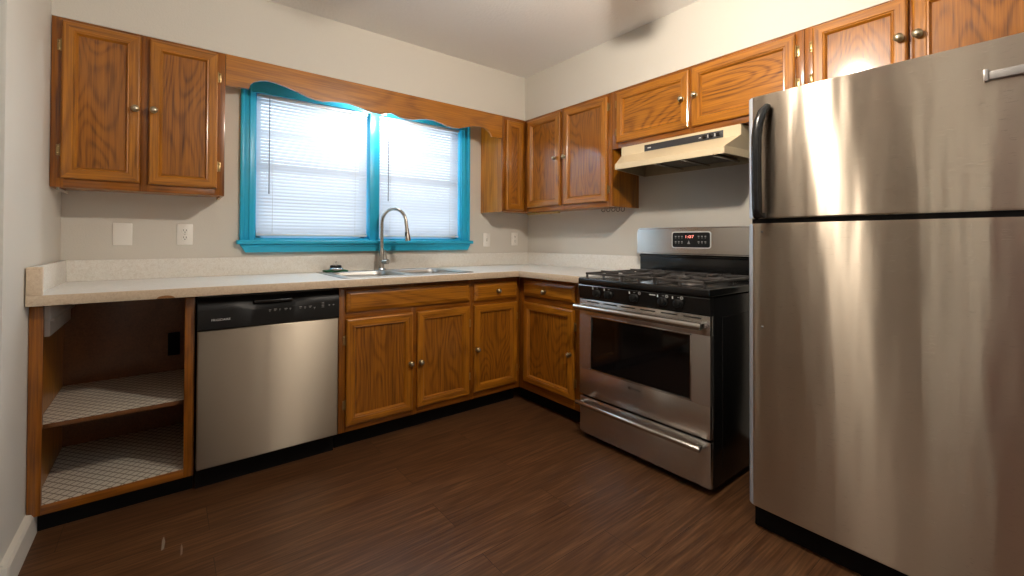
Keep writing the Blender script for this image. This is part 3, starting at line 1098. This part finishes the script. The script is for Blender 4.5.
# ------------------------------------------------------------------ wall plates
def plate(x, z, w, kind, label, group):
    t = thing('wall_plate', label, 'switch plate' if kind != 'duplex' else 'outlet', (x, 0, z), group)
    obj('cover', MB().box(x - w / 2, x + w / 2, -0.006, -0.0003, z - 0.057, z + 0.057, 0, 0.003), PLATE, t)
    if kind == 'duplex':
        for s in (-1, 1):
            m = MB().lathe([(0.0165, 0), (0.0165, 0.003), (0.0155, 0.004)], (x, -0.005, z + s * 0.0195), (0, -1, 0), 20)
            r = obj('socket', m, PLATE, t)
            q = MB()
            q.box(x - 0.0075, x - 0.0050, -0.0098, -0.0088, z + s * 0.0195 - 0.001, z + s * 0.0195 + 0.008)
            q.box(x + 0.0050, x + 0.0075, -0.0098, -0.0088, z + s * 0.0195 - 0.001, z + s * 0.0195 + 0.008)
            q.lathe([(0.0028, 0), (0.0028, 0.001)], (x, -0.0088, z + s * 0.0195 - 0.007), (0, -1, 0), 10)
            obj('slots', q, SLOT, r)
        obj('screw', MB().lathe([(0.003, 0), (0.002, 0.0015)], (x, -0.0058, z), (0, -1, 0), 10), CHROME, t)
    if kind == 'toggle':
        obj('toggle', MB().box(x - 0.005, x + 0.005, -0.017, -0.005, z + 0.001, z + 0.011, 0, 0.002), PLATE, t)
        obj('toggle_slot', MB().box(x - 0.006, x + 0.006, -0.0068, -0.005, z - 0.013, z + 0.013), plain('slot_shadow', (0.55, 0.51, 0.43), 0.5), t)
        for s in (-1, 1):
            obj('screw', MB().lathe([(0.003, 0), (0.002, 0.0015)], (x, -0.0058, z + s * 0.03), (0, -1, 0), 10), CHROME, t)
    return t


GP = 'ivory plates on the window wall'
plate(-2.763, 1.146, 0.078, 'blank', 'blank ivory wall plate under the left wall cabinet, nearest the left wall', GP)
plate(-2.503, 1.148, 0.072, 'duplex', 'ivory outlet with two sockets under the left wall cabinet', GP)
plate(-0.460, 1.126, 0.072, 'toggle', 'ivory light switch just right of the turquoise window', GP)
plate(-0.158, 1.135, 0.072, 'duplex', 'ivory outlet close to the room corner, right of the light switch', GP)

# ================================================================== dishwasher
t = thing('dishwasher', 'stainless dishwasher with black control panel, between open cabinet and sink base', 'dishwasher', (-2.168, -0.3, 0))
x0, x1 = -2.472, -1.864
obj('tub', MB().box(x0 + 0.004, x1 - 0.004, -0.595, -0.03, 0.09, 0.862), BLACK, t)
m = MB().box(x0, x1, -0.634, -0.596, 0.108, 0.716, 0, 0.006, 3)
obj('door_panel', m, STEELD, t)
# control panel with a scooped pull
pz0, pz1 = 0.7175, 0.858
m = MB()
N = 24
vs, fs = [], []
rows = [(-0.598, pz0), (-0.634, pz0), (-0.640, pz0 + 0.006), (-0.641, pz0 + 0.085), (-0.638, pz0 + 0.105), (-0.630, pz0 + 0.118), (-0.620, pz1 - 0.012), (-0.598, pz1)]
for i in range(N + 1):
    u = i / N
    x = x0 + (x1 - x0) * u
    s = max(0.0, 1 - ((u - 0.5) / 0.26) ** 2)
    for j, (y, zz2) in enumerate(rows):
        yy = y + (0.020 * s if 4 <= j <= 6 else 0)
        vz = zz2 - (0.010 * s if j in (3, 4) else 0)
        vs.append((x, yy, vz))
nr = len(rows)
for i in range(N):
    for j in range(nr):
        k = (j + 1) % nr
        fs.append((i * nr + j, (i + 1) * nr + j, (i + 1) * nr + k, i * nr + k))
fs.append(tuple(range(nr)))
fs.append(tuple(reversed(range(N * nr, N * nr + nr))))
m.add(vs, fs, 0, True)
cp = obj('control_panel', m, BLACKP, t)
obj('latch_pull', MB().box(-2.255, -2.085, -0.634, -0.612, 0.822, 0.836, 0, 0.004), BLACK, cp)
lettering('logo_lettering', 'FRIGIDAIRE', lambda u, v: (-2.385 + u, -0.6415, 0.762 + v), 0.014, cp, LETTER, 0.072)
for i, (w, dz) in enumerate([(0.010, 0), (0.012, 0.002), (0.006, 0), (0.014, 0.001), (0.008, 0), (0.0, 0), (0.012, 0.003), (0.009, 0), (0.013, 0.002), (0.008, -0.006)]):
    if w:
        x = -2.193 + i * 0.0225
        m = MB().box(x, x + w, -0.6418, -0.6405, 0.786 + dz, 0.789 + dz)
        m.box(x + 0.001, x + w * 0.7, -0.6418, -0.6405, 0.780 + dz, 0.7815 + dz)
        obj('button_marking', m, GREYP, cp)
m = MB()
for k in range(4):
    m.box(-1.952, -1.940, -0.6418, -0.6405, 0.779 + k * 0.0075, 0.781 + k * 0.0075)
obj('cycle_lights', m, GREYP, cp)
for x in (-1.918, -1.897):
    obj('button_marking', MB().box(x, x + 0.007, -0.6418, -0.6405, 0.785, 0.790), GREYP, cp)
obj('toe_panel', MB().box(x0 + 0.002, x1 - 0.002, -0.560, -0.545, 0.0, 0.106), TOEM, t)

# ================================================================== gas range
X = -0.685
Y0, Y1 = -1.2315, -1.9925
t = thing('gas_range', 'freestanding black and stainless gas range between base cabinet and refrigerator', 'stove', (-0.35, -1.612, 0))
m = MB().box(-0.655, -0.03, Y1, Y0, 0.03, 0.872, 0, 0.004)
m.box(-0.62, -0.06, Y1 + 0.03, Y0 - 0.03, 0.0, 0.03)
m.box(-0.58, -0.12, Y1 - 0.003, Y1 + 0.002, 0.10, 0.78, 0, 0.002)
obj('body', m, BLACK, t)
m = MB().box(X + 0.004, -0.656, Y1 + 0.002, Y0 - 0.002, 0.034, 0.238, 0, 0.004, 2)
dr = obj('drawer', m, STEEL, t)


def bar_handle(parent, y0, y1, xh, z, r, xs):
    m = MB().tube([(xh, y0, z), (xh, y0 - 0.004, z), (xh, y1 + 0.004, z), (xh, y1, z)], [r * 0.8, r, r, r * 0.8], 16)
    for y in (y0 - 0.016, y1 + 0.016):
        m.box(xh + 0.002, xs, y - 0.013, y + 0.013, z - r * 0.75, z + r * 0.75, 0, 0.003)
    return obj('handle', m, NICKEL, parent)


bar_handle(dr, Y0 - 0.022, Y1 + 0.022, -0.735, 0.216, 0.0125, X + 0.006)
# oven door: frame around the dark window
oy0, oy1, oz0, oz1 = -1.312, -1.905, 0.398, 0.702
m = MB()
za, zb_ = 0.250, 0.792
m.box(X, -0.656, Y1 + 0.002, Y0 - 0.002, za, oz0, 0, 0.003)
m.box(X, -0.656, Y1 + 0.002, Y0 - 0.002, oz1, zb_, 0, 0.003)
m.box(X, -0.656, oy0, Y0 - 0.002, oz0 - 0.003, oz1 + 0.003)
m.box(X, -0.656, Y1 + 0.002, oy1, oz0 - 0.003, oz1 + 0.003)
od = obj('oven_door', m, STEEL, t)
m = MB()
tw = 0.007
m.box(X - 0.002, X + 0.01, oy1, oy0, oz0, oz0 + tw, 0, 0.001)
m.box(X - 0.002, X + 0.01, oy1, oy0, oz1 - tw, oz1, 0, 0.001)
m.box(X - 0.002, X + 0.01, oy0 - tw, oy0, oz0, oz1, 0, 0.001)
m.box(X - 0.002, X + 0.01, oy1, oy1 + tw, oz0, oz1, 0, 0.001)
obj('window_trim', m, CHROME, od)
obj('oven_glass', MB().box(X + 0.006, X + 0.012, oy1 + 0.004, oy0 - 0.004, oz0 + 0.004, oz1 - 0.004), plain('oven_glass_black', (0.006, 0.005, 0.005), 0.06), od)
bar_handle(od, Y0 - 0.012, Y1 + 0.012, -0.742, 0.752, 0.0165, X + 0.002)
m = MB()
for k in range(6):
    y = Y0 - 0.06 - k * 0.115
    m.box(X - 0.0008, X + 0.004, y - 0.085, y, 0.776, 0.782)
obj('vent_slots', m, SLOT, od)
m = MB().lathe([(0.0075, 0), (0.0075, 0.0008)], (X, -1.572, 0.368), (-1, 0, 0), 16)
lg = obj('logo_emblem', m, DARKP, od)
lettering('logo_lettering', 'FRIGIDAIRE', lambda u, v: (X - 0.0008, -1.612 - u, 0.367 + v), 0.014, od, DARKP, 0.058)
# control panel with five burner knobs
m = MB().prism([(X + 0.002, 0.796), (-0.655, 0.796), (-0.655, 0.874), (X - 0.004, 0.874), (X - 0.008, 0.868)], 1, Y0 - 0.001, Y1 + 0.001)
cp = obj('control_panel', m, BLACK, t)
for y in (-1.366, -1.446, -1.606, -1.766, -1.846):
    ky = y
    k = obj('burner_knob', MB().lathe([(0.022, 0), (0.022, 0.006), (0.018, 0.010), (0.0165, 0.026), (0.012, 0.029)], (X - 0.002, ky, 0.833), (-1, 0, 0.08), 22), BLACKP, cp)
    obj('grip', MB().box(X - 0.036, X - 0.02, ky - 0.004, ky + 0.004, 0.817, 0.853, 0, 0.002), BLACKP, k)
for y in (-1.336, -1.415, -1.576, -1.737, -1.815):
    m = MB().box(X - 0.009, X - 0.006, y - 0.004, y + 0.001, 0.852, 0.864, 0)
    m.box(X - 0.009, X - 0.006, y - 0.036, y - 0.026, 0.860, 0.862, 1)
    obj('knob_marking', m, [LETTER, GREYP], cp)
obj('knob_marking', MB().box(X - 0.009, X - 0.006, -1.726, -1.694, 0.858, 0.862, 0), LETTER, cp)
for y in (-1.637, -1.787, -1.862):
    m = MB()
    for k in range(8):
        a = 2 * PI * k / 8
        yy, z2 = y + 0.0055 * math.cos(a), 0.8605 + 0.0055 * math.sin(a)
        m.box(X - 0.009, X - 0.006, yy - 0.0022, yy + 0.0022, z2 - 0.0022, z2 + 0.0022)
    obj('burner_marking', m, GREYP, cp)
# cooktop
ct = MB()
ct.box(X - 0.012, -0.10, Y1 - 0.002, Y0 + 0.001, 0.876, 0.912, 0, 0.008, 3)
top = obj('cooktop', ct, BLACK, t)
BUR = [(-0.53, -1.40, 0.042), (-0.53, -1.82, 0.050), (-0.25, -1.40, 0.038), (-0.25, -1.82, 0.038), (-0.39, -1.612, 0.034)]
for (bx, by, br_) in BUR:
    b1 = obj('burner', MB().lathe([(br_ + 0.012, 0), (br_ + 0.010, 0.006), (br_, 0.010), (br_, 0.016)], (bx, by, 0.911), (0, 0, 1), 22), BURNM, top)
    obj('burner_cap', MB().lathe([(br_ * 0.95, 0), (br_, 0.003), (br_ * 0.96, 0.008), (br_ * 0.5, 0.0095)], (bx, by, 0.926), (0, 0, 1), 22), IRON, b1)


def grate(y0, y1, centres):
    m = MB()
    xa, xb = -0.668, -0.135
    zg0, zg1 = 0.930, 0.942
    w = 0.011
    for x in (xa, xb - w):
        m.box(x, x + w, y1, y0, zg0, zg1, 0, 0.002, 1)
    for y in (y1, y0 - w):
        m.box(xa, xb, y, y + w, zg0, zg1, 0, 0.002, 1)
    xm = (xa + xb) / 2
    m.box(xm - w / 2, xm + w / 2, y1, y0, zg0, zg1, 0, 0.002, 1)
    for x in (xa + 0.002, xm - 0.005, xb - 0.012):
        for y in (y0 - 0.012, y1 + 0.002, (y0 + y1) / 2 - 0.005):
            m.box(x, x + 0.010, y, y + 0.010, 0.911, zg0, 0, 0.001, 1)
    for (cx, cy) in centres:
        for a in range(4):
            dx2, dy2 = ((1, 0), (0, 1), (-1, 0), (0, -1))[a]
            r0 = 0.02
            if dx2:
                x_end = cx + dx2 * 0.128
                m.box(cx + dx2 * r0, x_end, cy - 0.0045, cy + 0.0045, zg1 - 0.008, zg1 + 0.006, 0, 0.002, 1)
            else:
                y_end = y0 if dy2 > 0 else y1
                m.box(cx - 0.0045, cx + 0.0045, cy + dy2 * r0, y_end, zg1 - 0.008, zg1 + 0.006, 0, 0.002, 1)
    return obj('grate', m, IRON, top)


grate(-1.262, -1.512, [(-0.53, -1.40), (-0.25, -1.40)])
grate(-1.518, -1.706, [(-0.39, -1.612)])
grate(-1.712, -1.962, [(-0.53, -1.82), (-0.25, -1.82)])
# backguard
m = MB()
m.box(-0.085, -0.03, Y1 + 0.012, Y0 + 0.010, 0.914, 1.046, 0, 0.004)
m.box(-0.094, -0.03, Y1 + 0.012, Y0 + 0.010, 1.022, 1.036, 0, 0.003)
obj('vent_riser', m, BLACK, t)
m = MB()
poly = []
yl, yr, z0, z1, r = Y0 + 0.014, Y1 + 0.004, 1.041, 1.206, 0.028
poly += [(yl, z0), (yl, z1 - r)]
for i in range(1, 6):
    a = PI / 2 * i / 5
    poly.append((yl - r + r * math.cos(a), z1 - r + r * math.sin(a)))
for i in range(0, 6):
    a = PI / 2 + PI / 2 * i / 5
    poly.append((yr + r + r * math.cos(a), z1 - r + r * math.sin(a)))
poly += [(yr, z0)]
b = bmesh.new()
fr = [b.verts.new((-0.118 + 0.0 * (z - z0), y, z)) for y, z in poly]
bk = [b.verts.new((-0.03, y, z)) for y, z in poly]
b.faces.new(fr)
b.faces.new(bk)
for i in range(len(poly)):
    j = (i + 1) % len(poly)
    b.faces.new((fr[i], fr[j], bk[j], bk[i]))
bmesh.ops.recalc_face_normals(b, faces=b.faces[:])
fe = [e for e in b.edges if e.verts[0] in fr and e.verts[1] in fr]
bmesh.ops.bevel(b, geom=fe, offset=0.008, segments=3, affect='EDGES')
m.bm(b, 0, True)
bgd = obj('backguard', m, STEEL, t)


def rounded(y0, y1, z0, z1, r, x_front, x_back, mat, nm, parent):
    pl = [(p[0], p[1]) for p in rrect(y0, y1, z0, z1, r, 0)]
    return obj(nm, MB().prism(pl, 0, x_front, x_back), mat, parent)


rounded(-1.712, -1.470, 1.080, 1.180, 0.016, -0.1205, -0.116, LETTER, 'display_bezel', bgd)
dp = rounded(-1.706, -1.476, 1.086, 1.174, 0.012, -0.1225, -0.118, BLACKP, 'display_panel', bgd)
lettering('clock_digits', '1:07', lambda u, v: (-0.1232, -1.583 - u, 1.148 + v), 0.024, dp, DIGIT, 0.052)
m = MB()
for (yy, zz3) in [(-1.497, 1.147), (-1.517, 1.147), (-1.537, 1.147), (-1.64, 1.147), (-1.66, 1.147), (-1.68, 1.147),
                  (-1.497, 1.115), (-1.517, 1.115), (-1.537, 1.115), (-1.64, 1.115), (-1.66, 1.115), (-1.68, 1.115)]:
    m.box(-0.1232, -0.122, yy - 0.005, yy + 0.005, zz3, zz3 + 0.007)
    m.box(-0.1232, -0.122, yy - 0.004, yy + 0.003, zz3 - 0.007, zz3 - 0.0045)
m.prism([(-1.571, 1.106), (-1.589, 1.106), (-1.580, 1.126)], 0, -0.1232, -0.122)
obj('button_markings', m, GREYP, dp)

# ================================================================== range hood
t = thing('range_hood', 'almond under-cabinet range hood over the gas range', 'range hood', (-0.2, -1.575, ZH))
ya0, ya1 = -1.197, -1.957
yl0, yl1 = -1.272, -1.925
XF, XL = -0.292, -0.415
zt_, zm, zl1, zl0 = ZH - 0.001, 1.660, 1.588, 1.556
m = MB()
def ring(x, y0, y1, z):
    return [(-0.002, ya0, z), (x, y0, z), (x, y1, z), (-0.002, ya1, z)]
r0 = ring(XF, ya0 - 0.03, ya1 + 0.008, zt_)
r1 = ring(XF, ya0 - 0.03, ya1 + 0.008, zm)
r2 = ring(XL + 0.008, yl0, yl1, zl1 + 0.006)
r3 = ring(XL, yl0, yl1, zl1)
r4 = ring(XL, yl0, yl1, zl0)
r5 = [(-0.012, ya0 - 0.010, zl0), (XL + 0.010, yl0 - 0.008, zl0), (XL + 0.010, yl1 + 0.008, zl0), (-0.012, ya1 + 0.010, zl0)]
r6 = [(p[0], p[1], zl0 + 0.03) for p in r5]
r7 = [(-0.012, ya0 - 0.03, zm), (XF + 0.02, ya0 - 0.05, zm), (XF + 0.02, ya1 + 0.03, zm), (-0.012, ya1 + 0.03, zm)]
R = [r0, r1, r2, r3, r4, r5, r6, r7]
for a, b2 in zip(R[:-1], R[1:]):
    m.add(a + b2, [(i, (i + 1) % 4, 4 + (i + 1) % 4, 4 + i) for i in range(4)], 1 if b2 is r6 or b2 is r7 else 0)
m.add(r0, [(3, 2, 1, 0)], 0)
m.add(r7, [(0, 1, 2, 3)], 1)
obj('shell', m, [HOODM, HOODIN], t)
obj('control_strip', MB().box(XF - 0.003, XF + 0.001, -1.862, -1.395, 1.662, 1.700, 0, 0.001), plain('strip_charcoal', (0.035, 0.035, 0.038), 0.4), t)
cs = bpy.data.objects['control_strip']
m = MB()
for y in (-1.765, -1.800, -1.838):
    m.box(XF - 0.010, XF - 0.002, y - 0.010, y + 0.010, 1.671, 1.692, 0, 0.002)
obj('rocker_switches', m, BLACK, cs)
m = MB()
m.box(XF - 0.0038, XF - 0.002, -1.745, -1.733, 1.679, 1.683)
m.box(XF - 0.0038, XF - 0.002, -1.440, -1.418, 1.677, 1.683)
m.box(XF - 0.0038, XF - 0.002, -1.784, -1.781, 1.674, 1.690)
m.box(XF - 0.0038, XF - 0.002, -1.822, -1.818, 1.674, 1.690)
obj('switch_markings', m, LETTER, cs)
m = MB().box(-0.30, -0.06, -1.83, -1.50, 1.574, 1.584, 0, 0.002)
f = obj('grease_filter', m, FILTER, t)
for y in (-1.495, -1.66, -1.83):
    obj('filter_bracket', MB().box(-0.34, -0.04, y - 0.006, y + 0.006, 1.564, 1.574, 0, 0.002), NICKEL, f)
obj('hood_lamp', MB().lathe([(0.028, 0), (0.026, 0.012), (0.012, 0.018)], (-0.345, -1.67, 1.590), (0, 0, -1), 18), PLATE, t)

# ================================================================== refrigerator
FX0 = -0.755
FY0, FY1 = -2.170, -2.966
ZF0, ZG0, ZG1, ZF1 = 0.096, 1.1925, 1.2115, 1.689
t = thing('refrigerator', 'large stainless top-freezer refrigerator in the right foreground', 'refrigerator', (-0.4, -2.586, 0))
obj('cabinet_body', MB().box(-0.672, -0.04, FY1 + 0.006, FY0 - 0.006, 0.02, 1.675, 0, 0.006), BLACKP, t)
obj('toe_grille', MB().box(-0.712, -0.66, FY1 + 0.012, FY0 - 0.012, 0.0, 0.088, 0, 0.004), TOEM, t)


def fdoor(name, z0, z1):
    m = MB()
    # plan outline with a rounded outer edge, extruded up
    r = 0.032
    pl = [(-0.680, FY0), (FX0 + r, FY0)]
    for i in range(1, 7):
        a = PI / 2 * i / 6
        pl.append((FX0 + r - r * math.sin(a), FY0 - r + r * math.cos(a)))
    n_ = 14
    for i in range(1, n_):
        u = i / n_
        y = FY0 - r + (FY1 - FY0 + 2 * r) * u
        pl.append((FX0 - 0.004 * math.sin(PI * u), y))
    for i in range(0, 7):
        a = PI / 2 * i / 6
        pl.append((FX0 + r - r * math.cos(a), FY1 + r - r * math.sin(a)))
    pl.append((-0.680, FY1))
    b = bmesh.new()
    lo = [b.verts.new((x, y, z0)) for x, y in pl]
    hi = [b.verts.new((x, y, z1)) for x, y in pl]
    b.faces.new(lo)
    b.faces.new(hi)
    for i in range(len(pl)):
        j = (i + 1) % len(pl)
        b.faces.new((lo[i], lo[j], hi[j], hi[i]))
    bmesh.ops.recalc_face_normals(b, faces=b.faces[:])
    he = [e for e in b.edges if (e.verts[0] in lo and e.verts[1] in lo) or (e.verts[0] in hi and e.verts[1] in hi)]
    bmesh.ops.bevel(b, geom=he, offset=0.004, segments=2, affect='EDGES')
    m.bm(b, 0, True)
    o = obj(name, m, [STEELF, EDGEGLINT], t)
    for p in o.data.polygons:
        if p.center.y + o['o_'][1] > FY0 - 0.021:
            p.material_index = 1
    return o


fz = fdoor('freezer_door', ZG1, ZF1)
fr_ = fdoor('fridge_door', ZF0, ZG0)
obj('door_gasket', MB().box(-0.73, -0.674, FY1 + 0.012, FY0 - 0.012, ZG0 - 0.004, ZG1 + 0.004), BLACKP, t)
# curved black freezer handle
m = MB()
hy = -2.230
path = [(FX0 - 0.001, 1.640, 0.007), (FX0 - 0.012, 1.637, 0.011), (FX0 - 0.030, 1.615, 0.014), (FX0 - 0.044, 1.575, 0.0155), (FX0 - 0.052, 1.52, 0.0155), (FX0 - 0.054, 1.44, 0.015),
        (FX0 - 0.052, 1.33, 0.015), (FX0 - 0.048, 1.25, 0.015), (FX0 - 0.044, 1.221, 0.0145), (FX0 - 0.040, 1.216, 0.012)]
m.tube([(x - 0.002, hy - (0.022 if i < 2 else 0.012 if i < 3 else 0.004 if i < 4 else 0), z) for i, (x, z, r) in enumerate(path)], [r * 1.15 for _, _, r in path], 14)
m.box(FX0 - 0.045, FX0 + 0.002, hy - 0.016, hy + 0.016, 1.2135, 1.232, 0, 0.004)
h = obj('handle', m, BLACK, fz)
m = MB()
m.box(-0.768, -0.7565, -2.90, -2.808, 1.574, 1.600, 0, 0.005, 3)
m.box(-0.772, -0.7565, -2.812, -2.802, 1.572, 1.606, 0, 0.003)
obj('name_badge', m, plain('badge_grey', (0.42, 0.40, 0.38), 0.3, metal=0.6), fz)
obj('hinge_cover', MB().box(-0.755, -0.66, FY1 + 0.01, FY1 + 0.07, 1.689, 1.702, 0, 0.003), BLACKP, fz)
m = MB().lathe([(0.0045, 0), (0.0045, 0.003), (0.002, 0.005)], (FX0 - 0.001, -2.228, 0.795), (-1, 0, 0), 12)
m.lathe([(0.0045, 0), (0.0045, 0.003), (0.002, 0.005)], (FX0 - 0.001, -2.228, 1.16), (-1, 0, 0), 12)
obj('handle_screw', m, GREYP, fr_)

# ================================================================== ceiling fan with three lamps
fx, fy = FAN
t = thing('ceiling_fan', 'dark-bladed ceiling fan with a lamp, above the picture, blades shadowing the ceiling edge', 'ceiling fan', (fx, fy, 2.433))
obj('canopy', MB().lathe([(0.07, 0), (0.065, -0.03), (0.03, -0.05), (0.016, -0.055), (0.016, -0.14)], (fx, fy, H), (0, 0, 1), 24), BRONZE, t)
obj('motor', MB().lathe([(0.05, 0), (0.11, -0.015), (0.125, -0.05), (0.11, -0.085), (0.05, -0.10)], (fx, fy, 2.30), (0, 0, 1), 28), BRONZE, t)
for k in range(5):
    a = math.radians(37.5 + 72 * k)
    ca, sa = math.cos(a), math.sin(a)

    def W_(r, s, z):
        return (fx + ca * r - sa * s, fy + sa * r + ca * s, z)
    m = MB()
    out = [(0.20, -0.045), (0.57, -0.060), (0.635, -0.053), (0.672, -0.03), (0.680, 0.0), (0.672, 0.03), (0.635, 0.053), (0.57, 0.060), (0.20, 0.045)]
    tl = 0.18
    top_ = [W_(r, s, 2.243 + s * tl + 0.004) for r, s in out]
    bot_ = [W_(r, s, 2.243 + s * tl - 0.004) for r, s in out]
    n = len(out)
    m.add(top_ + bot_, [tuple(range(n)), tuple(reversed(range(n, 2 * n)))] + [(i, n + i, n + (i + 1) % n, (i + 1) % n) for i in range(n)], 0)
    bl = obj('blade', m, FANWOOD, t)
    obj('blade_iron', MB().tube([W_(0.08, 0, 2.25), W_(0.15, 0, 2.245), W_(0.26, 0, 2.236)], 0.009, 8), BRONZE, bl)
obj('light_kit', MB().lathe([(0.05, 0), (0.06, -0.008), (0.05, -0.016), (0.02, -0.02)], (fx, fy, 2.20), (0, 0, 1), 24), BRONZE, t)
obj('lamp_bulb', MB().lathe([(0.014, 0.01), (0.015, 0.0), (0.030, -0.022), (0.040, -0.045), (0.040, -0.06), (0.030, -0.08), (0.010, -0.092)], (fx, fy, 2.178), (0, 0, 1), 22), BULBW, t)

# small lamp under the soffit, behind the valance
t = thing('soffit_lamp', 'small bare lamp glowing behind the middle of the scalloped valance', 'lamp', (-1.425, -0.15, ZT))
obj('socket', MB().lathe([(0.045, 0), (0.045, -0.008), (0.022, -0.014), (0.020, -0.045)], (-1.425, -0.15, ZT - 0.0005), (0, 0, 1), 22), WHITEP, t)
obj('bulb', MB().lathe([(0.013, 0), (0.022, -0.02), (0.029, -0.045), (0.024, -0.068), (0.010, -0.078)], (-1.425, -0.15, ZT - 0.045), (0, 0, 1), 18), BULBC, t)

for o in COL.objects:
    if 'o_' in o:
        del o['o_']
